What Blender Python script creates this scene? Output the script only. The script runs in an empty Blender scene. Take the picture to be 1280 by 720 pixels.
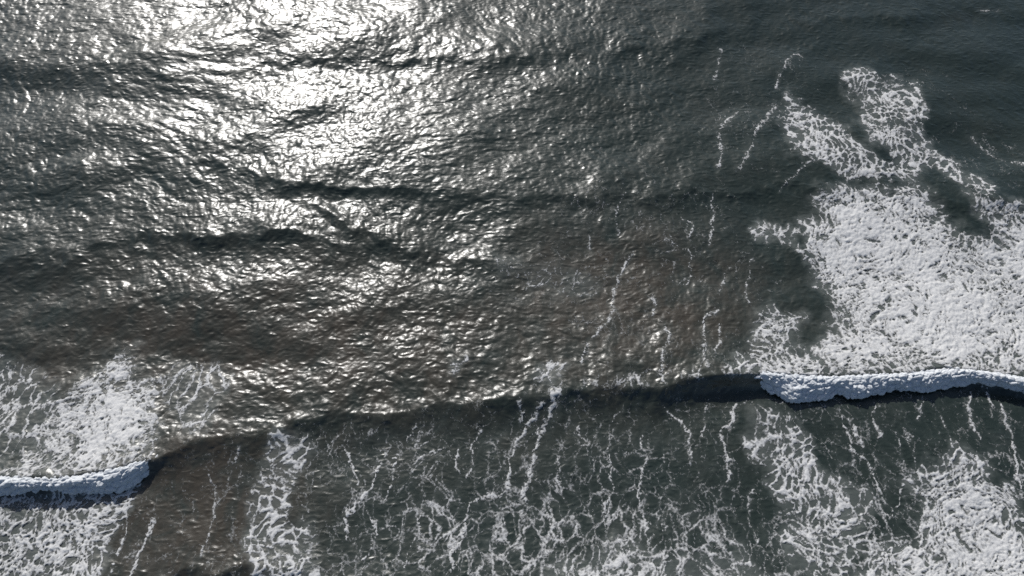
# Aerial view of surf rolling in under a high sun: sea, breakers, foam.
import bpy, math
import numpy as np

sc = bpy.context.scene
COL = sc.collection

# ------------------------------------------------------------------ camera
CAM_H = 40.0
PITCH = math.radians(64.0)           # depression of the optical axis
HFOV = math.radians(73.0)
cam_data = bpy.data.cameras.new('camera')
cam_data.sensor_width = 36.0
cam_data.angle = HFOV
cam_data.clip_start = 0.1
cam_data.clip_end = 20000.0
cam = bpy.data.objects.new('camera', cam_data)
COL.objects.link(cam)
cam.location = (0, 0, CAM_H)
cam.rotation_euler = (math.pi / 2 - PITCH, 0, 0)
sc.camera = cam

W, H = 1280.0, 720.0
FPX = (W / 2) / math.tan(HFOV / 2)


def ray(px, py):
    """direction of the sight line through a place in the photograph"""
    a = (px - W / 2) / FPX
    b = (H / 2 - py) / FPX
    cp, sp = math.cos(PITCH), math.sin(PITCH)
    return a, cp + b * sp, -sp + b * cp


def ground(px, py, z=0.0):
    dx, dy, dz = ray(px, py)
    t = (CAM_H - z) / -dz
    return dx * t, dy * t


# ------------------------------------------------------------- sky and sun
gx, gy, gz = ray(365, -60)             # the sun's mirror point on flat water
SUN_EL = math.atan2(-gz, math.hypot(gx, gy))
SUN_AZ = math.atan2(gx, gy)           # from +Y towards +X
world = bpy.data.worlds.new('World')
sc.world = world
world.use_nodes = True
wn = world.node_tree.nodes
sky = wn.new('ShaderNodeTexSky')
sky.sky_type = 'NISHITA'
sky.sun_disc = False
sky.sun_elevation = SUN_EL
sky.sun_rotation = SUN_AZ
sky.air_density = 1.0
sky.dust_density = 1.9
sky.ozone_density = 2.0
bg = wn['Background']
bg.inputs['Strength'].default_value = 0.098
world.node_tree.links.new(sky.outputs[0], bg.inputs['Color'])

sun_data = bpy.data.lights.new('sun', 'SUN')
sun_data.energy = 5.0
sun_data.angle = math.radians(0.53)
sun_data.color = (1.0, 0.975, 0.94)
sun = bpy.data.objects.new('sun', sun_data)
COL.objects.link(sun)
sun.location = (0, 60, 80)
sun.rotation_euler = (math.pi / 2 - SUN_EL, 0, math.pi - SUN_AZ)

sc.view_settings.view_transform = 'Standard'
sc.view_settings.look = 'None'
sc.view_settings.exposure = 0.45
sc.view_settings.gamma = 1.0
sc.render.engine = 'CYCLES'
sc.cycles.max_bounces = 6
sc.cycles.sample_clamp_indirect = 4.0
sc.cycles.use_denoising = False

# ------------------------------------------------------------- noise tools
F = np.float32


def hash2(ix, iy, seed):
    h = (ix.astype(np.uint32) * np.uint32(374761393)
         + iy.astype(np.uint32) * np.uint32(668265263)
         + np.uint32((seed * 2246822519) & 0xffffffff))
    h = (h ^ (h >> np.uint32(13))) * np.uint32(1274126177)
    h = h ^ (h >> np.uint32(16))
    h = h * np.uint32(2654435761)
    return h ^ (h >> np.uint32(15))


def rnd(h):
    return (h & np.uint32(0xffffff)).astype(F) / F(0xffffff)


def perlin(x, y, seed):
    x0 = np.floor(x); y0 = np.floor(y)
    fx = (x - x0).astype(F); fy = (y - y0).astype(F)
    ix = x0.astype(np.int64); iy = y0.astype(np.int64)
    ux = fx * fx * fx * (fx * (fx * 6 - 15) + 10)
    uy = fy * fy * fy * (fy * (fy * 6 - 15) + 10)

    def g(jx, jy, dx, dy):
        a = rnd(hash2(ix + jx, iy + jy, seed)) * F(2 * math.pi)
        return np.cos(a) * dx + np.sin(a) * dy
    n0 = g(0, 0, fx, fy); n1 = g(1, 0, fx - 1, fy)
    a = n0 + (n1 - n0) * ux
    n0 = g(0, 1, fx, fy - 1); n1 = g(1, 1, fx - 1, fy - 1)
    b = n0 + (n1 - n0) * ux
    return (a + (b - a) * uy) * F(1.45)


def fbm(x, y, seed, octaves=3, gain=0.5):
    s = 0.0; a = 1.0; f = 1.0; t = 0.0
    for k in range(octaves):
        s = s + perlin(x * F(f), y * F(f), seed + 17 * k) * F(a)
        t += a * a
        a *= gain; f *= 2.03
    return (s / F(math.sqrt(t))).astype(F)


def voronoi(x, y, seed, jit=0.85):
    """distance to cell walls (0 at a wall) and a random number per cell"""
    x0 = np.floor(x); y0 = np.floor(y)
    fx = (x - x0).astype(F); fy = (y - y0).astype(F)
    ix = x0.astype(np.int64); iy = y0.astype(np.int64)
    f1 = np.full(x.shape, 9, F); f2 = f1.copy(); cid = np.zeros(x.shape, F)
    for jx in (-1, 0, 1):
        for jy in (-1, 0, 1):
            h = hash2(ix + jx, iy + jy, seed)
            dx = jx + 0.5 + jit * (rnd(h) - 0.5) - fx
            dy = jy + 0.5 + jit * (rnd(h * np.uint32(747796405) + np.uint32(2891336453)) - 0.5) - fy
            d = dx * dx + dy * dy
            near = d < f1
            f2 = np.where(near, f1, np.minimum(f2, d))
            cid = np.where(near, rnd(h * np.uint32(277803737) + np.uint32(77)), cid)
            f1 = np.where(near, d, f1)
    return np.sqrt(f2) - np.sqrt(f1), cid, np.sqrt(f1)


def sst(a, b, x):
    t = np.clip((x - a) / (b - a), 0, 1)
    return t * t * (3 - 2 * t)


# --------------------------------------------------------------- sea grid
# one sheet: fine where the photograph looks, stretching out to the horizon
def geo(n, step, ratio):
    return np.cumsum(step * ratio ** np.arange(1, n + 1))


row_px = np.arange(800.0, -100.1, -1.25)
yy = np.array([ground(640, p)[1] for p in row_px])
fan_y = yy.copy()
back = yy[0] - geo(26, 0.07, 1.42)[::-1]
front = yy[-1] + geo(30, 0.2, 1.36)
yrow = np.concatenate([back, yy, front])
NB, NI, NF = len(back), len(yy), len(front)
cu = np.arange(-840.0, 840.1, 1.3)
cu = np.concatenate([-840 - geo(22, 1.5, 1.48)[::-1], cu, 840 + geo(22, 1.5, 1.48)])
ucol = cu / FPX
depth = CAM_H * math.sin(PITCH) + np.maximum(yrow, yy[0]) * math.cos(PITCH)
X = (ucol[None, :] * depth[:, None]).astype(F)
Y = np.repeat(yrow[:, None], len(ucol), 1).astype(F)
NR, NC = X.shape
iv = np.zeros((NR, NC), bool)
iv[NB:NB + NI, 22:NC - 22] = True
# fades all fine shape out where the sheet gets coarse
ffx = sst(1.0, 0.93, np.abs(ucol) / (840 / FPX))
rr = np.arange(NR)
ffy = sst(NB, NB + 14, rr) * sst(NB + NI, NB + NI - 20, rr)
FINE = (ffy[:, None] * ffx[None, :]).astype(F)


def line_world(pts, z=0.0):
    o = []
    for p in pts:
        zz = p[2] if len(p) > 2 and z is None else (z or 0.0)
        o.append(ground(p[0], p[1], zz))
    return np.array(o)


def smooth_interp(x, xs, vs):
    """monotone-ish cubic through the points"""
    xs = np.asarray(xs, float); vs = np.asarray(vs, float)
    m = np.gradient(vs, xs)
    x = np.clip(x, xs[0], xs[-1])
    i = np.clip(np.searchsorted(xs, x) - 1, 0, len(xs) - 2)
    h = xs[i + 1] - xs[i]; t = (x - xs[i]) / h
    return ((2 * t**3 - 3 * t**2 + 1) * vs[i] + (t**3 - 2 * t**2 + t) * h * m[i]
            + (-2 * t**3 + 3 * t**2) * vs[i + 1] + (t**3 - t**2) * h * m[i + 1])


# crest lines: (photo x, photo y, height, front width, back width)
CRESTS = [
    # far swell
    [(-260, 84, .35, 1.3, 4.5), (0, 76, .40, 1.3, 4.5), (150, 82, .35, 1.4, 4.5), (300, 78, .35, 1.3, 4.5), (400, 64, .50, 0.9, 5),
     (470, 68, .55, 0.8, 5), (600, 63, .50, .9, 5), (760, 58, .45, 1.0, 5), (850, 48, .45, 1.1, 5),
     (920, 28, .5, 1.2, 5), (1040, 16, .5, 1.3, 5), (1280, 12, .35, 1.4, 5), (1540, 8, .35, 1.4, 5)],
    # second swell
    [(-260, 212, .25, 1.3, 3.5), (0, 205, .25, 1.3, 3.5), (180, 198, .30, 1.2, 3.5), (300, 207, .40, .9, 3.5), (370, 224, .50, .7, 2.6),
     (470, 234, .48, .7, 2.8), (600, 236, .40, .9, 3.5), (700, 244, .40, .9, 3.5), (800, 240, .50, .8, 3.2),
     (900, 236, .60, .8, 3.2), (1000, 227, .55, .8, 3.2), (1100, 225, .6, .8, 3.2), (1190, 240, .65, .9, 3.2),
     (1280, 252, .6, .9, 3.2), (1540, 262, .5, .9, 3.2)],
    # third swell, left and middle: two crests that overlap
    [(-260, 345, .35, 1.1, 3.2), (0, 322, .45, 1.0, 3.2), (100, 303, .50, .9, 3.2), (190, 292, .58, .8, 3.0), (280, 287, .52, .8, 3.0),
     (350, 291, .45, .8, 2.6), (400, 300, .30, .8, 2.4), (450, 310, .10, .9, 2.4), (520, 318, 0, 1, 2.4), (1540, 350, 0, 1, 2.4)],
    [(-260, 250, 0, 1, 2), (300, 250, 0, 1, 2), (360, 252, .05, .8, 1.8), (395, 261, .34, .8, 1.5), (435, 282, .46, .75, 1.5), (478, 302, .50, .7, 1.8), (560, 319, .50, .75, 2.2),
     (640, 326, .38, .85, 2.4), (720, 334, .25, .9, 2.4), (800, 345, .05, 1., 2.4), (900, 350, 0, 1, 2.4), (1540, 350, 0, 1, 2.4)],
    # the breaking wave
    [(-260, 606, .85, .38, 3.0), (0, 602, .85, .38, 3.0), (100, 600, .85, .38, 3.0), (160, 587, .8, .4, 3.0), (200, 571, .48, .55, 2.2), (240, 554, .32, .8, 1.9),
     (330, 536, .28, .9, 1.7), (400, 520, .32, .9, 1.7), (480, 511, .40, .95, 1.7), (570, 505, .46, 1.0, 1.8),
     (650, 497, .54, 1.0, 2.0), (740, 487, .62, .95, 2.4), (850, 476, .76, .72, 3.2), (915, 468, .92, .55, 3.4),
     (945, 468, .85, .42, 3.4), (1000, 474, .78, .34, 3.4), (1080, 474, .78, .34, 3.4), (1130, 471, .78, .34, 3.4),
     (1222, 467, .74, .34, 3.4), (1280, 478, .78, .34, 3.4), (1540, 486, .78, .34, 3.4)],
    # the next one, at the lower edge of the picture
    [(-260, 745, .2, .9, 2), (0, 740, .2, .9, 2), (150, 728, .3, .8, 2), (220, 713, .26, .6, 1.4), (270, 707, .30, .6, 1.4), (320, 709, .26, .6, 1.4),
     (400, 735, .3, .8, 2), (640, 760, .4, .9, 2.5), (900, 770, .4, .9, 2.5), (1280, 780, .4, 1., 2.5), (1540, 780, .4, 1., 2.5)],
]


def crest_fn(pts):
    g = np.array([ground(p[0], p[1], p[2]) for p in pts])
    a = np.array([p[2:] for p in pts])
    return lambda x: (smooth_interp(x, g[:, 0], g[:, 1]), smooth_interp(x, g[:, 0], a[:, 0]),
                      smooth_interp(x, g[:, 0], a[:, 1]), smooth_interp(x, g[:, 0], a[:, 2]))


CF = [crest_fn(c) for c in CRESTS]
wig = fbm(X / 3.4, Y / 7.0, 5, 3) * F(0.42) + fbm(X / 0.8, Y / 1.6, 6, 3) * F(0.16)


def swell_height(x, y, w):
    z = np.zeros(x.shape, F)
    var = np.clip(1.0 + 0.75 * fbm(x / 3.6, y / 10.0, 9, 3), .15, 2.2)
    for k, fn in enumerate(CF):
        yc, a, wf, wb = fn(x)
        wf = wf * (0.72 if k < 4 else 1.0)
        s = y - yc + w * (0.3 + 0.8 * sst(-20.5, -17, x) * sst(12.5, 8, x) if k == 4 else 1.7)
        if k == 4:  # under the rollers the water itself stands further back
            s = s - 0.30 * (sst(ground(205, 570)[0], ground(170, 590)[0], x) + sst(ground(935, 470)[0], ground(965, 480)[0], x))
        zf = np.exp(-(np.maximum(-s, 0) / wf) ** 1.55) - 0.16 * np.exp(-((s + 2.6 * wf) / (1.6 * wf)) ** 2)
        zb = np.exp(-(np.maximum(s, 0) / wb) ** 1.25) - 0.12 * np.exp(-((s - 2.2 * wb) / wb) ** 2)
        z = z + (a * (0.31 if k < 4 else 1.0) * (var if k < 4 else 1.0) * np.where(s < 0, zf, zb)).astype(F)
    return z


Z0 = swell_height(X, Y, wig)

# wind chop: a random sea from its spectrum
N, L = 2048, 112.0
rng = np.random.default_rng(11)
kx = np.fft.fftfreq(N, L / N) * 2 * np.pi
KX, KY = np.meshgrid(kx, kx)
K = np.hypot(KX, KY); K[0, 0] = 1


def sea(lo, hi, power, wind, spread, iso, slope, seed):
    rng = np.random.default_rng(seed)
    lam = 2 * np.pi / K
    band = 1 / (1 + (lam / hi) ** 6) / (1 + (lo / lam) ** 6)
    cosd = (KX * math.sin(wind) + KY * math.cos(wind)) / K
    amp = K ** (-power / 2) * np.sqrt(band * (iso + (1 - iso) * np.abs(cosd) ** spread))
    amp[0, 0] = 0
    sp = amp * (rng.normal(size=K.shape) + 1j * rng.normal(size=K.shape))
    sx = np.fft.ifft2(sp * 1j * KX).real; sy = np.fft.ifft2(sp * 1j * KY).real
    q = slope / math.sqrt((sx**2).mean() + (sy**2).mean())
    return (np.fft.ifft2(sp).real * q).astype(F), (np.fft.ifft2(sp * -1j * KX / K).real * q).astype(F), \
        (np.fft.ifft2(sp * -1j * KY / K).real * q).astype(F)


def sample(img, x, y):
    u = np.mod(x / L, 1) * N; v = np.mod(y / L, 1) * N
    i = np.floor(u).astype(np.int32); j = np.floor(v).astype(np.int32)
    fu = (u - i).astype(F); fv = (v - j).astype(F)
    i %= N; j %= N; i2 = (i + 1) % N; j2 = (j + 1) % N
    return (img[j, i] * (1 - fu) + img[j, i2] * fu) * (1 - fv) + (img[j2, i] * (1 - fu) + img[j2, i2] * fu) * fv


ch_h, ch_x, ch_y = sea(0.17, 1.5, 3.3, math.radians(12), 2.0, 0.48, 0.178, 3)
lg_h, lg_x, lg_y = sea(2.5, 12.0, 4.0, math.radians(-8), 6.0, 0.10, 0.070, 8)

# where the water is ruffled and where it is smooth
yb = CF[4](X)[0]
behind = sst(-1.6, 0.0, Y - yb)                      # seaward of the breaking wave
calm = 0.42 + 0.58 * behind
right = sst(4.0, 22.0, X)                            # smoother towards the right
calm = calm * (1 - 0.45 * right)
calm = calm * (0.85 + 0.25 * fbm(X / 7, Y / 3.5, 21, 2))
calm = (np.clip(calm, 0.2, 1.2) * FINE).astype(F)

cx = X + 3.0 * perlin(X / 15, Y / 15, 31); cy = Y + 1.5 * perlin(X / 11, Y / 11, 32)
Zc = sample(ch_h, cx, cy) * calm + sample(lg_h, X, Y) * FINE * (0.45 + 0.55 * behind)
DX = sample(ch_x, cx, cy) * calm * 0.9
DY = sample(ch_y, cx, cy) * calm * 0.9

# --------------------------------------------------------------- foam maps
def poly_sd(pts, x, y):
    """signed distance to a closed outline, positive inside"""
    p = np.asarray(pts, float); q = np.roll(p, -1, 0)
    d = np.full(x.shape, 1e9, F); ins = np.zeros(x.shape, bool)
    for (ax, ay), (bx, by) in zip(p, q):
        ex, ey = bx - ax, by - ay
        t = np.clip(((x - ax) * ex + (y - ay) * ey) / (ex * ex + ey * ey + 1e-9), 0, 1)
        d = np.minimum(d, (x - ax - t * ex) ** 2 + (y - ay - t * ey) ** 2)
        c = ((ay > y) != (by > y)) & (x < (bx - ax) * (y - ay) / (by - ay + 1e-12) + ax)
        ins ^= c
    d = np.sqrt(d)
    return np.where(ins, d, -d).astype(F)


edge_n = fbm(X / 1.6, Y / 1.6, 41, 4, 0.6)
edge_n2 = fbm(X / 5.0, Y / 5.0, 42, 3)

# surface height the foam lies at, used to place outlines: C4 back ~0.6 m
# (name, label, outline in the photograph, height, density, edge softness, edge noise, streakiness)
PATCH = [
    ('foam_trail', None, 'right', [(915, 466), (922, 447), (938, 434), (940, 412), (948, 392), (975, 385), (1004, 390), (1000, 412),
      (990, 432), (1006, 438), (1030, 415), (1036, 395), (1032, 370), (1022, 340), (1010, 312), (1010, 290), (1007, 275),
      (1022, 262), (1018, 240), (1036, 229), (1095, 226), (1150, 228), (1168, 242), (1182, 264), (1198, 281), (1225, 291),
      (1246, 284), (1228, 262), (1210, 238), (1240, 245), (1280, 255), (1400, 262), (1500, 270), (1500, 490), (1280, 482),
      (1222, 471), (1130, 475), (1080, 478), (1000, 480), (950, 474)], .35, .95, .62, .50, .12),
    ('foam_patch', 'lacy foam patch in the upper right, the higher of the twin lobes', None,
     [(1047, 88), (1060, 80), (1080, 84), (1105, 96), (1145, 100), (1152, 115), (1165, 135), (1155, 150), (1165, 170),
      (1178, 187), (1205, 208), (1240, 238), (1262, 262), (1240, 262), (1215, 240), (1190, 222), (1165, 212), (1140, 208), (1112, 196),
      (1086, 172), (1077, 150), (1072, 125), (1056, 106)], .2, .72, .42, .46, .0),
    ('foam_patch', 'lacy foam patch in the upper right, the lower left of the twin lobes', None,
     [(972, 137), (985, 114), (1005, 118), (1022, 136), (1040, 146), (1062, 160), (1068, 180), (1086, 186), (1112, 200),
      (1150, 212), (1150, 226), (1060, 224), (1042, 210), (1010, 197), (990, 190), (988, 175), (978, 152)], .3, .74, .42, .44, .0),
    ('foam_patch', 'small isolated oval foam patch left of the large white wash at right', None,
     [(934, 283), (950, 275), (985, 278), (1000, 290), (998, 306), (1012, 322), (1006, 332), (990, 312), (970, 304), (945, 299)], 0, .78, .25, .22, .15),
    ('foam_trail', None, 'left', [(-220, 612), (-220, 560), (-100, 560), (0, 588), (30, 562), (44, 530), (58, 502), (85, 482), (108, 466), (135, 442), (165, 434), (167, 456),
      (152, 470), (186, 475), (200, 485), (190, 508), (196, 540), (202, 560), (206, 571), (160, 589), (100, 603), (0, 606)], .35, .93, .6, .5, .25),
    ('foam_patch', 'foam sheet full of round holes below the left breaker, in the bottom left corner', None,
     [(-220, 622), (0, 616), (100, 612), (172, 606), (167, 638), (152, 662), (136, 690), (126, 720), (120, 790), (-220, 800)], 0, .86, .22, .2, .0),
    ('foam_patch', 'narrow upright strip of lacy foam right of the brown water at lower left', None,
     [(338, 545), (358, 536), (390, 540), (390, 565), (376, 590), (366, 620), (362, 648), (386, 656), (408, 672), (406, 720), (404, 790),
      (312, 790), (311, 690), (308, 650), (312, 612), (326, 590), (333, 560)], 0, .72, .3, .25, .12),
    ('foam_patch', 'ragged lacy foam patch hanging below the right breaker, narrow at its top', None,
     [(938, 512), (955, 504), (976, 514), (1000, 530), (1018, 555), (1024, 580), (1042, 594), (1084, 600), (1098, 640), (1082, 682),
      (1062, 720), (1040, 790), (985, 790), (985, 720), (975, 680), (970, 620), (958, 588), (932, 578), (927, 545)], 0, .74, .32, .3, .1),
    ('foam_patch', 'dense white foam sheet in the bottom right corner', None,
     [(1150, 572), (1172, 582), (1192, 552), (1210, 572), (1236, 588), (1262, 612), (1272, 648), (1300, 668), (1420, 680), (1500, 700), (1500, 800), (1030, 800),
      (1060, 720), (1092, 692), (1140, 680), (1146, 642), (1138, 604)], 0, .91, .6, .5, .15),
    ('foam_patch', 'broken foam along the bottom edge, between the green water and the lower right foam', None,
     [(690, 800), (690, 702), (730, 688), (765, 674), (790, 690), (850, 694), (880, 684), (925, 676), (945, 700), (990, 720), (1000, 800)], 0, .66, .6, .45, .4),
    ('foam_patch', 'streaky veil of foam threads just right of the left breaker wash', None,
     [(190, 470), (215, 448), (250, 450), (272, 456), (285, 470), (274, 500), (266, 535), (238, 556), (222, 530), (200, 505)], .35, .58, .45, .4, 1.0),
    ('foam_patch', 'fan of slanted foam threads at the left edge above the left breaker', None,
     [(-220, 450), (0, 440), (25, 452), (60, 470), (75, 480), (60, 520), (40, 560), (5, 600), (-220, 600)], .35, .55, .45, .35, 1.0),
    ('foam_patch', 'thin lace of foam on the third swell near the centre', None,
     [(615, 322), (660, 326), (740, 336), (748, 352), (742, 372), (700, 372), (650, 350), (625, 338)], .2, .38, .5, .35, .1),
    ('foam_patch', 'small bright foam fleck above the breaking crest, left of centre', None,
     [(545, 472), (562, 456), (585, 440), (588, 450), (574, 468)], .5, .7, .25, .25, .2),
    ('foam_patch', 'small bright foam fleck above the breaking crest, right of centre', None,
     [(660, 476), (668, 456), (690, 446), (707, 452), (703, 468), (690, 476)], .6, .7, .25, .25, .3),
]
# long threads: (label or None, points in the photograph, width in metres, strength)
STREAK = [
    ('longest forked foam streak climbing to the breaking crest right of centre', [(697, 490), (685, 521), (670, 559), (662, 596), (655, 622)], .34, 1.0),
    ('winding foam streak left of the longest one, running down to the bottom edge', [(677, 506), (662, 529), (641, 562), (636, 592), (631, 616), (606, 622), (588, 634), (580, 660), (568, 692), (560, 720)], .24, .9),
    ('zigzag foam streak left of the lacy patch below the right breaker', [(919, 505), (915, 530), (902, 537), (905, 557), (911, 580), (907, 600)], .17, .95),
    ('branching foam streak in the green water at lower left', [(471, 581), (467, 607), (456, 619), (441, 637), (432, 652), (434, 675)], .18, .85),
    ('short straight foam streak near the strip of foam at lower left', [(432, 560), (440, 585), (447, 606)], .12, .9),
    ('wavy foam streak over the brown water at lower left', [(191, 649), (184, 675), (163, 720), (158, 745)], .16, .9),
    ('curved foam streak edging the bottom left foam sheet', [(160, 655), (154, 671), (139, 720), (132, 745)], .14, .8),
    ('foam streak running up from the right end of the unbroken crest', [(894, 392), (879, 402), (877, 435), (882, 465)], .17, .95),
    ('forked foam streak in the dark water above the unbroken crest', [(826, 401), (834, 424), (826, 450), (822, 470)], .15, .8),
    ('long slanted foam streak leading up to the twin lobes', [(970, 131), (957, 150), (944, 165), (935, 191), (924, 212)], .26, .8),
    ('bent foam streak left of the twin lobes', [(924, 139), (910, 150), (899, 165), (901, 191), (896, 210)], .22, .8),
    ('thin foam streak above the left lobe of upper right foam', [(1003, 71), (991, 67), (982, 80), (974, 94), (972, 110)], .14, .8),
    ('short lone foam streak high up, right of the glitter', [(900, 62), (898, 80), (894, 98)], .14, .7),
    ('foam streak trailing off the right edge above the second swell', [(1216, 167), (1231, 184), (1254, 199), (1280, 206), (1320, 212)], .24, .85),
    ('tiny white fleck of a crest near the top right corner', [(1226, 13), (1246, 14)], .16, .9),
    ('foam streak below the middle of the right breaker', [(1092, 502), (1094, 525), (1100, 547)], .17, .9),
    ('long slanted foam streak right of the ragged lacy patch', [(1051, 521), (1060, 540), (1068, 562), (1089, 585), (1100, 615)], .15, .95),
    ('foam streak below the right end of the right breaker', [(1212, 491), (1212, 521), (1227, 551)], .18, .85),
    ('long foam streak down the right edge below the right breaker', [(1250, 499), (1261, 540), (1269, 577), (1273, 610)], .16, .85),
    ('slanted foam streak at the middle of the dark water, right of the glitter', [(792, 315), (781, 333), (771, 349), (766, 379), (760, 401), (739, 424), (726, 454)], .16, .75),
]
LOOSE = [  # shorter threads that fade into the net
    [(647, 506), (655, 521), (649, 531)], [(600, 538), (591, 555), (591, 577), (584, 600)], [(574, 559), (571, 577), (573, 594)],
    [(520, 532), (511, 551)], [(494, 574), (492, 600), (481, 626)], [(554, 559), (524, 574), (511, 596)], [(698, 574), (698, 600), (702, 619)],
    [(722, 531), (728, 546)], [(780, 511), (766, 525)], [(827, 506), (842, 521), (857, 532), (863, 562), (861, 580)], [(885, 505), (881, 527), (880, 545)],
    [(1064, 525), (1077, 559)], [(1122, 540), (1126, 574), (1130, 607), (1117, 645)], [(1134, 544), (1143, 574), (1152, 607)], [(1175, 521), (1190, 559)],
    [(1235, 484), (1242, 521)], [(1152, 495), (1149, 525)], [(1014, 202), (987, 225), (976, 240)], [(890, 244), (892, 277), (886, 304)],
    [(856, 274), (867, 281), (862, 296)], [(841, 304), (864, 319), (858, 356)], [(912, 334), (899, 364)], [(941, 322), (933, 364), (936, 380)],
    [(899, 409), (894, 442)], [(817, 371), (815, 394)], [(782, 240), (771, 262), (771, 296)], [(262, 592), (270, 619), (266, 652), (255, 694)],
    [(300, 559), (289, 581)], [(737, 296), (739, 312)], [(460, 640), (470, 665), (455, 700)], [(530, 640), (520, 670), (505, 710)],
    [(760, 560), (765, 600), (758, 640)], [(800, 545), (806, 580), (798, 620), (810, 660)], [(940, 610), (936, 640), (945, 680)],
]

warp = 0.16
bigx = F(.9) * fbm(X / 3.4, Y / 3.4, 55, 2); bigy = F(.9) * fbm(X / 3.4, Y / 3.4, 56, 2)
wx = X + bigx + F(0.26) * fbm(X / 1.3, Y / 1.3, 51, 3) + F(0.07) * fbm(X / .25, Y / .25, 53, 2)
wy = Y + bigy + F(0.26) * fbm(X / 1.3, Y / 1.3, 52, 3) + F(0.07) * fbm(X / .25, Y / .25, 54, 2)
e1, c1, r1_ = voronoi(wx / .52, wy / .58, 1)
e2, c2, r2_ = voronoi(wx / .24, wy / .27, 2)
sk = 0.020
sx_ = wx - bigx * .6 + F(.30) * fbm(X / 1.5, Y / 1.2, 57, 2) - (X * (Y - 20) * F(-sk)) * 0.35
s1, d1, _ = voronoi(sx_ / .66, wy / 1.7, 3)
s2, d2, _ = voronoi(sx_ / .24 + 3, wy / 0.62, 4)
fine = fbm(X / .16, Y / .16, 61, 2)

D = np.zeros((NR, NC), F)
A = np.zeros((NR, NC), F)
OWN = np.full((NR, NC), -1, np.int16)
FROTH = np.zeros((NR, NC), F)
for k, (nm, lab, grp, pts, z, dens, soft, en, streak) in enumerate(PATCH):
    g = line_world(pts, z)
    lo = g.min(0) - 2.5; hi = g.max(0) + 2.5
    r0, r1 = np.searchsorted(yrow, lo[1]), np.searchsorted(yrow, hi[1])
    sl = (slice(max(r0, 0), min(r1, NR)), slice(None))
    sd = poly_sd(g, X[sl], Y[sl]) + edge_n[sl] * en + edge_n2[sl] * en * 0.5
    d = dens * sst(-soft, soft, sd)
    # outlines are lacier than the middle of a patch
    d = d * (0.80 + 0.20 * sst(0.2, 2.2, sd)) * (1 + 0.06 * edge_n2[sl] + 0.05 * edge_n[sl] + 0.18 * (dens < .8) * edge_n[sl])
    up = d > D[sl]
    D[sl] = np.where(up, d, D[sl]); A[sl] = np.where(up, streak, A[sl])
    OWN[sl] = np.where(up & (d > 0.12), k, OWN[sl])
    FROTH[sl] = np.maximum(FROTH[sl], (0.46 * dens * sst(-soft * 1.3, soft * 1.2, sd + .25 * edge_n[sl])).astype(F))

# thick foam heaped along the second crest
q_ = ground(1092, 214, .3)
D = np.where((OWN == 1) | (OWN == 2), np.maximum(D, .93 * np.exp(-((X - q_[0]) / 2.6) ** 4 - ((Y - q_[1] + .25 * edge_n) / .62) ** 2)), D)

# the net of fine threads drawn up the faces of the waves
lower = sst(0.9, -1.2, Y - yb) * FINE
dp = sst(9.0, 0.0, Y - ground(640, 720)[1])          # thicker towards the bottom of the frame
xm = X / depth[:, None] * FPX + 640
cov = np.clip(0.05 + 0.30 * dp * sst(-14, 0, X) + 0.08 * dp + 0.24 * fbm(X / 3.0, Y / 3.5, 71, 4, .6), 0.01, 0.6)
qx, qy = ground(235, 640); q2x, q2y = ground(945, 620)
cov = cov + 0.16
cov = cov * (1 - 0.3 * np.exp(-((X - qx) / 3.2) ** 2)) * (1 - 0.7 * np.exp(-(((X - q2x) / 1.2) ** 2 + ((Y - q2y) / 2.4) ** 2)))
net = lower * cov
mid = behind * FINE * sst(0.5, 6, X) * sst(17.5, 11.0, X) * sst(ground(640, 150)[1], ground(640, 260)[1], Y) * np.clip(0.16 + 0.13 * fbm(X / 3, Y / 4, 72, 3), 0, .4)
net = np.maximum(net, mid)
sb = Y - yb                                          # froth along the lip of the unbroken crest
lip = np.exp(-((sb - .35) / .55) ** 2) * (.66 * sst(ground(600, 500)[0], ground(760, 490)[0], X) * sst(ground(935, 470)[0], ground(905, 470)[0], X)
      + .42 * sst(ground(205, 570)[0], ground(235, 560)[0], X) * sst(ground(350, 530)[0], ground(300, 540)[0], X))
net = np.maximum(net, FINE * lip * np.clip(.8 + .6 * edge_n, 0, 1.5))
for gx_, gy_, rx_, ry_, am_ in ((935, 150, 3.5, 6, .20), (985, 90, 2.2, 3, .14), (1225, 195, 3.6, 3.2, .24), (1160, 140, 4, 4, .10), (680, 340, 3.5, 2.5, .24), (890, 300, 4, 5, .18)):
    q_ = ground(gx_, gy_)
    net = np.maximum(net, FINE * am_ * np.exp(-((X - q_[0]) / rx_) ** 2 - ((Y - q_[1]) / ry_) ** 2) * np.clip(.75 + .7 * edge_n2 + .3 * edge_n, 0, 2))
up = net > D
A = np.where(up, 0.35 + 0.65 * sst(-.5, .3, fbm(X / 2.6, Y / 2.6, 73, 2)), A).astype(F)
D = np.maximum(D, net).astype(F)
OWN = np.where(up, -1, OWN)

# pattern: walls of bubble cells, drawn out to threads where the water stretches
rid = np.abs(perlin(wx / .21, wy / .21, 64)) + 0.6 * np.abs(perlin(wx / .10, wy / .10, 65))
RR = slice(NB + 20, NB + NI - 20), slice(120, NC - 120)


def cover(e, d):
    qs = np.linspace(0, 1, 65)
    return np.interp(d, qs, np.quantile(e[RR][::4, ::4], qs)).astype(F) - e


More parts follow.
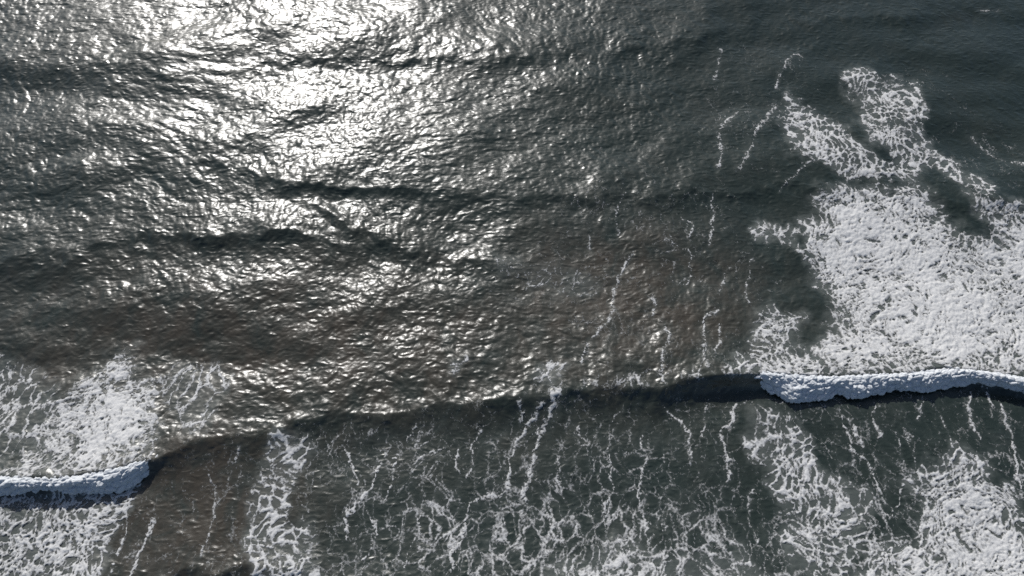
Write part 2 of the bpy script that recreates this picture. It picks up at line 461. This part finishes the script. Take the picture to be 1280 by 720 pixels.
eL, cL, _ = voronoi(wx / 1.15 + 9, wy / 1.35, 6)
flow = fbm((X * .8 + Y * .45) / .8, (Y * .9 - X * .35) / .24, 66, 3)
h1 = np.clip(.12 + .62 * c1 - r1_, -.35, .6); h2 = np.clip(.15 + .55 * c2 - r2_, -.3, .6)
mixs = sst(-.5, .5, fbm(X / 1.7, Y / 1.7, 67, 2))
ea = ((.56 * e1 + .40 * h1) * (.5 + .6 * mixs) + (.22 * e2 + .20 * h2) * (1.1 - .7 * mixs) + 0.11 * rid).astype(F)
eb = (0.30 * e1 * (0.5 + c1) + 0.34 * e2 * (.6 + .8 * c2) + 0.22 * rid + 0.13 * flow + 0.30 * np.clip(eL - .30, 0, 1) * (cL > .55)).astype(F)
es = (0.62 * s1 * (0.75 + .5 * d1) + 0.26 * s2 * (.7 + .6 * d2) + 0.16 * rid + 0.05 * fine).astype(F)
hi_ = sst(0.6, 0.85, D)
Dq = np.clip(D, 0, .985)
phi = ((cover(ea, Dq) * (1 - hi_) + cover(eb, Dq) * hi_) * (1 - A) + cover(es, Dq) * A).astype(F)
brk = fbm(X / 1.1, Y / 1.8, 63, 3)
s3, d3, _ = voronoi(sx_ / .34 + 5, wy / 1.9, 7)
web = (np.minimum(np.minimum(s1 * .95, eL * 1.0), s3 * .75 + .06 + .12 * d3) + 0.10 * rid + 0.05 * fine - 0.05 * brk).astype(F)
isnet = (OWN < 0)
phi = np.where(isnet, cover(web, Dq) * .95, phi).astype(F)
phi = np.where(D < 0.03, -0.3, phi)
# threads are broken, not endless
phi = phi - np.where(isnet, 0.03 * np.clip(0.2 - brk, 0, 2), 0)

swx = X + F(0.22) * fbm(X / .8, Y / .8, 81, 4, .6); swy = Y + F(0.15) * fbm(X / .5, Y / .5, 82, 3)
for k, (lab, pts, wd, st) in enumerate([(None, p, .11, .66) for p in LOOSE] + STREAK):
    zz = 0.0
    g = line_world(pts, zz)
    # smooth curve through the points
    t = np.arange(len(g)); tt = np.linspace(0, len(g) - 1, (len(g) - 1) * 6 + 1)
    c = np.stack([smooth_interp(tt, t, g[:, 0]), smooth_interp(tt, t, g[:, 1])], 1) if len(g) > 2 else g
    lo = c.min(0) - 1.5; hi = c.max(0) + 1.5
    r0, r1 = np.searchsorted(yrow, lo[1]), np.searchsorted(yrow, hi[1])
    xs = X[r0:r1]
    cc = np.where((xs.max(0) > lo[0]) & (xs.min(0) < hi[0]))[0]
    sl = (slice(r0, r1), slice(cc[0], cc[-1] + 1))
    dd = np.full(X[sl].shape, 1e9, F); px_, py_ = swx[sl], swy[sl]
    for (ax, ay), (bx, by) in zip(c[:-1], c[1:]):
        ex, ey = bx - ax, by - ay
        t = np.clip(((px_ - ax) * ex + (py_ - ay) * ey) / (ex * ex + ey * ey + 1e-9), 0, 1)
        dd = np.minimum(dd, (px_ - ax - t * ex) ** 2 + (py_ - ay - t * ey) ** 2)
    dd = np.sqrt(dd)
    wv = wd * np.clip(0.70 + 0.55 * edge_n[sl] + 0.3 * brk[sl], .12, 2)
    st = st * (.82 if k >= len(LOOSE) and pts[0][1] < 402 else 1.0)
    p = st * (0.34 - 0.34 * dd / wv) - 0.45 * np.clip(rid[sl] - .30, -.2, 1) - 0.16 * np.clip(e2[sl] - 0.2, 0, 1) * (wd > .2)
    p = np.where(dd > wd * 3, -1, p)
    own = k - len(LOOSE)
    up = p > phi[sl]
    phi[sl] = np.where(up, p, phi[sl])
    near = (dd < wd * 1.6 + .1)
    if own >= 0:
        OWN[sl] = np.where(near & (D[sl] < .5), 100 + own, OWN[sl])
    FROTH[sl] = np.maximum(FROTH[sl], (0.20 * np.exp(-(dd / (wd * 1.6)) ** 2) * (.6 + .5 * brk[sl])).astype(F))
VEIL = 0.05
phi = np.where((FINE > 0.3) & (phi > -.28), phi + VEIL, -1).astype(F)

# pale water: bubbles still under the surface
vein = np.clip(0.55 - s1 * 0.9 - s2 * 0.35, 0, 1)
FROTH = np.maximum(FROTH, net * 0.55 * (0.2 + vein) * (0.8 + 0.3 * fbm(X / 1.5, Y / 3.0, 91, 3)))
FROTH = np.clip(FROTH * (0.75 + 0.30 * edge_n), 0, 1).astype(F)
# sand stirred up from the bottom
bx_, by_ = ground(235, 640)
SAND = np.exp(-(((X - bx_) / 6.5) ** 2 + ((Y - by_) / 6.5) ** 2))
bx_, by_ = ground(330, 430)
SAND = np.maximum(SAND, 0.7 * np.exp(-(((X - bx_) / 22) ** 2 + ((Y - by_) / 7) ** 2)))
SAND = np.maximum(SAND, 0.85 * np.exp(-(((X - 7) / 9) ** 2 + ((Y - ground(640, 380)[1]) / 6) ** 2)))
qx_ = X + 1.2 * fbm(X / 3, Y / 3, 96, 3); qy_ = Y + 1.2 * fbm(X / 3, Y / 3, 97, 3)
SAND = np.clip(SAND * (1 + 0.85 * fbm(qx_ / 1.6, qy_ / 2.6, 98, 4, .6)) + 0.12 * fbm(X / 4, Y / 3, 95, 3), 0, 1).astype(F)

# -------------------------------------------------------------- final shape
dense = sst(0.5, 0.95, D)
Zs = (Z0 + Zc * (1 - 0.45 * dense)).astype(F)
PX = (X + DX * (1 - .5 * dense)).astype(F)
PY = (Y + DY * (1 - .5 * dense)).astype(F)

# ---------------------------------------------------------------- materials
def new_mat(name):
    m = bpy.data.materials.new(name)
    m.use_nodes = True
    return m, m.node_tree.nodes, m.node_tree.links


def noise_node(n, l, coord, scale, detail, rough=0.55, stretch=(1, 1, 1), dist=0.0, kind='FBM'):
    mp = n.new('ShaderNodeMapping'); mp.inputs['Scale'].default_value = stretch
    l.new(coord, mp.inputs['Vector'])
    t = n.new('ShaderNodeTexNoise'); t.noise_type = kind; t.normalize = kind == 'FBM'
    t.inputs['Scale'].default_value = scale; t.inputs['Detail'].default_value = detail
    t.inputs['Roughness'].default_value = rough; t.inputs['Distortion'].default_value = dist
    l.new(mp.outputs[0], t.inputs['Vector'])
    return t.outputs['Fac']


def attr(n, name):
    a = n.new('ShaderNodeAttribute'); a.attribute_name = name
    return a.outputs['Fac']


def mix_col(n, l, fac, a, b):
    m = n.new('ShaderNodeMix'); m.data_type = 'RGBA'
    l.new(fac, m.inputs['Factor'])
    for v, s in ((a, m.inputs[6]), (b, m.inputs[7])):
        if isinstance(v, tuple):
            s.default_value = (*v, 1)
        else:
            l.new(v, s)
    return m.outputs[2]


water_mat, n, l = new_mat('sea_water')
bs = n['Principled BSDF']
co = n.new('ShaderNodeTexCoord').outputs['Object']
patchy = noise_node(n, l, co, 0.16, 3)
base = mix_col(n, l, patchy, (.0082, .0142, .0125), (.0118, .0160, .0122))
base = mix_col(n, l, attr(n, 'sand'), base, (.0245, .0208, .0148))
base = mix_col(n, l, attr(n, 'froth'), base, (.15, .160, .150))
l.new(base, bs.inputs['Base Color'])
bs.inputs['Roughness'].default_value = 0.31
bs.inputs['IOR'].default_value = 1.34
rip = noise_node(n, l, co, 1.9, 4, .62, (1, 1.7, 1), .25, 'RIDGED_MULTIFRACTAL')
b1 = n.new('ShaderNodeBump'); b1.inputs['Strength'].default_value = 1.0; b1.inputs['Distance'].default_value = 0.045
l.new(rip, b1.inputs['Height'])
b2 = n.new('ShaderNodeBump'); b2.inputs['Strength'].default_value = 1.0; b2.inputs['Distance'].default_value = 0.007
l.new(noise_node(n, l, co, 9.0, 3, .6, (1, 1.35, 1), .2), b2.inputs['Height'])
l.new(b1.outputs[0], b2.inputs['Normal'])
l.new(b2.outputs[0], bs.inputs['Normal'])

foam_mat, n, l = new_mat('sea_foam')
bs = n['Principled BSDF']
co = n.new('ShaderNodeTexCoord').outputs['Object']
bub = noise_node(n, l, co, 8.0, 4, .65)
vo = n.new('ShaderNodeTexVoronoi'); vo.feature = 'DISTANCE_TO_EDGE'; vo.inputs['Scale'].default_value = 5.5
wv_ = n.new('ShaderNodeMix'); wv_.data_type = 'VECTOR'; wv_.inputs['Factor'].default_value = .12
nz_ = n.new('ShaderNodeTexNoise'); nz_.inputs['Scale'].default_value = 4.0; nz_.inputs['Detail'].default_value = 3
l.new(co, nz_.inputs['Vector']); l.new(co, wv_.inputs[4]); l.new(nz_.outputs['Color'], wv_.inputs[5])
l.new(wv_.outputs[1], vo.inputs['Vector'])


def math_node(op, a, b, clamp=False):
    m = n.new('ShaderNodeMath'); m.operation = op; m.use_clamp = clamp
    for i, v in enumerate((a, b)):
        if isinstance(v, (int, float)): m.inputs[i].default_value = v
        else: l.new(v, m.inputs[i])
    return m.outputs[0]


thick = attr(n, 'thick')
tex = math_node('SUBTRACT', math_node('MULTIPLY', bub, 1.1), math_node('MULTIPLY', vo.outputs['Distance'], 1.0))
opa = math_node('ADD', math_node('MULTIPLY', thick, 1.45), math_node('SUBTRACT', tex, .60))
mr = n.new('ShaderNodeMapRange'); mr.interpolation_type = 'SMOOTHSTEP'
mr.inputs['From Min'].default_value = -.06; mr.inputs['From Max'].default_value = .86
l.new(opa, mr.inputs['Value'])
l.new(mix_col(n, l, math_node('MULTIPLY', math_node('ADD', thick, tex), .72, True), (.125, .130, .128), (.325, .326, .323)), bs.inputs['Base Color'])
tr = n.new('ShaderNodeBsdfTransparent'); mx = n.new('ShaderNodeMixShader')
l.new(mr.outputs[0], mx.inputs[0]); l.new(tr.outputs[0], mx.inputs[1]); l.new(bs.outputs[0], mx.inputs[2])
l.new(mx.outputs[0], n['Material Output'].inputs['Surface'])
bs.inputs['Roughness'].default_value = 0.75
bs.inputs['Specular IOR Level'].default_value = 0.25
b1 = n.new('ShaderNodeBump'); b1.inputs['Strength'].default_value = .8; b1.inputs['Distance'].default_value = 0.05
l.new(noise_node(n, l, co, 6.0, 5, .65), b1.inputs['Height'])
l.new(b1.outputs[0], bs.inputs['Normal'])

roller_mat, n, l = new_mat('tumbling_foam')
bs = n['Principled BSDF']
co = n.new('ShaderNodeTexCoord').outputs['Object']
l.new(mix_col(n, l, noise_node(n, l, co, 5, 4), (.31, .33, .345), (.39, .40, .41)), bs.inputs['Base Color'])
bs.inputs['Roughness'].default_value = 0.8
bs.inputs['Specular IOR Level'].default_value = 0.2
b1 = n.new('ShaderNodeBump'); b1.inputs['Strength'].default_value = .5; b1.inputs['Distance'].default_value = 0.03
l.new(noise_node(n, l, co, 9.0, 4, .65), b1.inputs['Height'])
l.new(b1.outputs[0], bs.inputs['Normal'])

# --------------------------------------------------------------- mesh tools
def make_mesh(name, co, loops, totals, mat, attrs=None, smooth=True):
    me = bpy.data.meshes.new(name)
    me.vertices.add(len(co)); me.vertices.foreach_set('co', np.ascontiguousarray(co, F).ravel())
    me.loops.add(len(loops)); me.loops.foreach_set('vertex_index', np.ascontiguousarray(loops, np.int32))
    totals = np.asarray(totals, np.int32)
    starts = np.concatenate([[0], np.cumsum(totals)[:-1]]).astype(np.int32)
    me.polygons.add(len(totals)); me.polygons.foreach_set('loop_start', starts)
    me.update(calc_edges=True)
    me.polygons.foreach_set('use_smooth', np.full(len(totals), smooth))
    for k, v in (attrs or {}).items():
        a = me.attributes.new(k, 'FLOAT', 'POINT'); a.data.foreach_set('value', np.ascontiguousarray(v, F))
    me.materials.append(mat)
    me.update()
    o = bpy.data.objects.new(name, me)
    COL.objects.link(o)
    return o


def tag(o, label=None, cat=None, group=None, kind=None):
    if label: o['label'] = label
    if cat: o['category'] = cat
    if group: o['group'] = group
    if kind: o['kind'] = kind
    return o


idx = np.arange(NR * NC, dtype=np.int32).reshape(NR, NC)
quads = np.stack([idx[:-1, :-1], idx[:-1, 1:], idx[1:, 1:], idx[1:, :-1]], -1).reshape(-1, 4)
sea_o = make_mesh('sea_water', np.stack([PX, PY, Zs], -1).reshape(-1, 3), quads.ravel(), np.full(len(quads), 4),
                  water_mat, {'froth': FROTH.ravel(), 'sand': SAND.ravel()})
tag(sea_o, 'dark grey green sea with long swells and wind ripples', 'sea', kind='structure')

# foam: contoured sheets that swell up from the water, thickest in the middle
relief = fbm(X / .34, Y / .34, 101, 3, .6)
lump = np.clip(phi - VEIL, 0, .6)
THICK = np.clip(phi / 0.30, 0, 1) * (0.80 + 0.20 * sst(.2, .6, D))
THICK = np.clip(THICK * (0.94 + 0.22 * flow * hi_ + 0.18 * edge_n + 0.20 * edge_n2 - .10 * np.abs(fbm(X / .9, Y / .5, 68, 3))), 0, 1)
ZF = Zs + 0.008 + 0.16 * lump + dense * np.clip(phi * 4, 0, 1) * (0.03 + 0.030 * relief)

p00, p10, p11, p01 = phi[:-1, :-1] > 0, phi[:-1, 1:] > 0, phi[1:, 1:] > 0, phi[1:, :-1] > 0
CASE = p00 * 1 + p10 * 2 + p11 * 4 + p01 * 8
own_cell = OWN[:-1, :-1]


def edge_pts(i0, j0, i1, j1):
    a, b = phi[i0, j0], phi[i1, j1]
    t = (a / (a - b + 1e-9))
    t = np.clip(t, 0.02, 0.98)[:, None]
    v0 = np.stack([PX[i0, j0], PY[i0, j0], Zs[i0, j0] + 0.008], -1)
    v1 = np.stack([PX[i1, j1], PY[i1, j1], Zs[i1, j1] + 0.008], -1)
    return v0 + (v1 - v0) * t


# polygon of every case: corners 0..3, edges 4 (0-1), 5 (1-2), 6 (2-3), 7 (3-0)
TABLE = {}
for c in range(1, 16):
    poly = []
    for k in range(4):
        if c >> k & 1: poly.append(k)
        if (c >> k & 1) != (c >> ((k + 1) % 4) & 1): poly.append(4 + k)
    TABLE[c] = poly
NV = NR * NC


def foam_mesh(name, mask):
    sel = mask & (CASE > 0)
    loops, totals = [], []
    for c, poly in TABLE.items():
        i, j = np.where(sel & (CASE == c))
        if not len(i): continue
        base = i.astype(np.int64) * NC + j
        ids = {0: base, 1: base + 1, 2: base + NC + 1, 3: base + NC,
               4: NV + base, 6: NV + base + NC, 5: 2 * NV + base + 1, 7: 2 * NV + base}
        loops.append(np.stack([ids[k] for k in poly], -1).ravel())
        totals.append(np.full(len(i), len(poly)))
    if not loops: return None
    loops = np.concatenate(loops); totals = np.concatenate(totals)
    u, inv = np.unique(loops, return_inverse=True)
    co = np.empty((len(u), 3), F); th = np.zeros(len(u), F)
    m = u < NV
    i, j = u[m] // NC, u[m] % NC
    co[m] = np.stack([PX[i, j], PY[i, j], ZF[i, j]], -1); th[m] = THICK[i, j]
    m = (u >= NV) & (u < 2 * NV)
    q = u[m] - NV; i, j = q // NC, q % NC
    co[m] = edge_pts(i, j, i, j + 1)
    m = u >= 2 * NV
    q = u[m] - 2 * NV; i, j = q // NC, q % NC
    co[m] = edge_pts(i, j, i + 1, j)
    return make_mesh(name, co, inv, totals, foam_mat, {'thick': th})


# ---------------------------------------------------------------- breakers
def roller(name, pts, seed, parent):
    """tumbling front of a breaker: pts = (photo x, photo y of its foot, fullness 0..1)"""
    g = np.array([ground(p[0], p[1] + 1, 0.1) for p in pts]); ful = np.array([p[2] for p in pts])
    n_t = int((g[-1, 0] - g[0, 0]) / 0.045)
    x = np.linspace(g[0, 0], g[-1, 0], n_t)
    yt = smooth_interp(x, g[:, 0], g[:, 1]); fu = np.clip(smooth_interp(x, g[:, 0], ful), 0, 1)
    yc, h, _, _ = CF[4](x)
    h = h + .06
    yt = np.minimum(yt, yc - 0.12)
    zback = 0.9 * h
    w = yc - yt
    k = np.array([0, .12, .28, .46, .62, .72, .84, 1.0])
    py = np.stack([yt + .30, yt + .02, yt + .08 + .08 * w, yt + .08 + .42 * w, yc - .20, yc - .03, yc + .14, yc + .55], 1)
    pz = np.stack([0 * h - .25, .06 * h, .34 * h, .68 * h, .89 * h, h - .02, h - .03, h * .84 - .16], 1)
    # where the breaker thins out it sinks into the wave
    pz = pz - (1 - fu)[:, None] * np.array([0, .1, .2, .3, .35, .30, .25, .2])
    py = py + (1 - fu)[:, None] * np.array([.2, .3, .25, .2, .15, .1, 0, 0])
    n_s = 74
    ts = np.linspace(0, 1, n_s)
    yy_ = np.stack([smooth_interp(ts, k, py[i]) for i in range(n_t)])
    zz_ = np.stack([smooth_interp(ts, k, pz[i]) for i in range(n_t)])
    xx_ = np.repeat(x[:, None], n_s, 1)
    arc = np.cumsum(np.hypot(np.diff(yy_, axis=1, prepend=yy_[:, :1]), np.diff(zz_, axis=1, prepend=zz_[:, :1])), 1)
    ty = np.gradient(yy_, axis=1); tz = np.gradient(zz_, axis=1); q = np.hypot(ty, tz) + 1e-6
    ny, nz = -tz / q, ty / q

    def billow(sc_, sd):
        e, c, _ = voronoi((xx_ / sc_ + .35 * perlin(xx_ / sc_, arc / sc_, sd + 7)).astype(F), (arc / sc_).astype(F), sd)
        return np.sqrt(np.clip(e, 0, 1)) * (0.55 + 0.9 * c)
    edge_fade = (sst(0, .10, ts) * sst(1, .86, ts))[None, :]
    front_w = sst(.95, .55, ts)[None, :]
    d = (.14 * fbm((xx_ / 1.1).astype(F), (arc / 1.3).astype(F), seed + 9, 2) * front_w + .17 * (billow(.42, seed + 1) - .4) + .075 * (billow(.19, seed + 2) - .3)
         + .018 * fbm((xx_ / .1).astype(F), (arc / .1).astype(F), seed + 3, 2))
    d = d * edge_fade * (0.35 + 0.65 * fu[:, None])
    yy_ = yy_ + ny * d; zz_ = zz_ + nz * d
    xx_ = xx_ + .05 * edge_fade * perlin((xx_ / .3).astype(F), (arc / .3).astype(F), seed + 4)
    ii = np.arange(n_t * n_s).reshape(n_t, n_s)
    qd = np.stack([ii[:-1, :-1], ii[1:, :-1], ii[1:, 1:], ii[:-1, 1:]], -1).reshape(-1, 4)
    o = make_mesh(name, np.stack([xx_, yy_, zz_], -1).reshape(-1, 3), qd.ravel(), np.full(len(qd), 4), roller_mat)
    o.parent = parent
    return o


def breaker(label):
    e = bpy.data.objects.new('breaking_wave', None)
    COL.objects.link(e)
    return tag(e, label, 'wave', 'breaking waves')


br_right = breaker('long white breaker on the right, bulging at its left end beside the dark unbroken crest')
br_left = breaker('shorter white breaker at the lower left edge, with a shaded blue front')
roller('foam_roller', [(931, 468, .0), (938, 476, .45), (948, 482, .8), (962, 489, 1), (978, 495, 1), (990, 502, 1), (1004, 503, 1), (1020, 500, 1),
                       (1036, 497, 1), (1046, 491, .9), (1062, 496, 1), (1080, 495, 1), (1096, 492, 1), (1110, 488, .95), (1130, 488, 1),
                       (1150, 489, 1), (1170, 487, 1), (1192, 482, 1), (1210, 481, .95), (1222, 479, .9), (1240, 483, .95), (1262, 486, 1), (1290, 491, 1),
                       (1340, 488, 1), (1400, 493, 1), (1460, 490, 1)], 201, br_right)
roller('foam_roller', [(-170, 622, 1), (-120, 618, 1), (-60, 624, 1), (-10, 620, 1), (15, 618, 1), (40, 613, 1), (65, 612, 1), (90, 615, 1), (115, 614, 1), (140, 615, 1),
                       (158, 611, .95), (174, 602, .85), (186, 594, .7), (196, 584, .5), (204, 573, .15), (210, 568, 0)], 301, br_left)

# ------------------------------------------------------------- foam objects
for k, (nm, lab, grp, *_rest) in enumerate(PATCH):
    o = foam_mesh(nm, own_cell == k)
    if o is None: continue
    if grp:
        o.parent = br_right if grp == 'right' else br_left
    else:
        tag(o, lab, 'foam', 'foam patches on the sea')
for k, (lab, *_r) in enumerate(STREAK):
    o = foam_mesh('foam_streak', own_cell == 100 + k)
    if o is None: continue
    tag(o, lab, 'foam', 'foam streaks on the sea')
o = foam_mesh('foam_lace', own_cell == -1)
tag(o, 'net of fine foam threads strewn over the dark water', 'foam', kind='stuff')
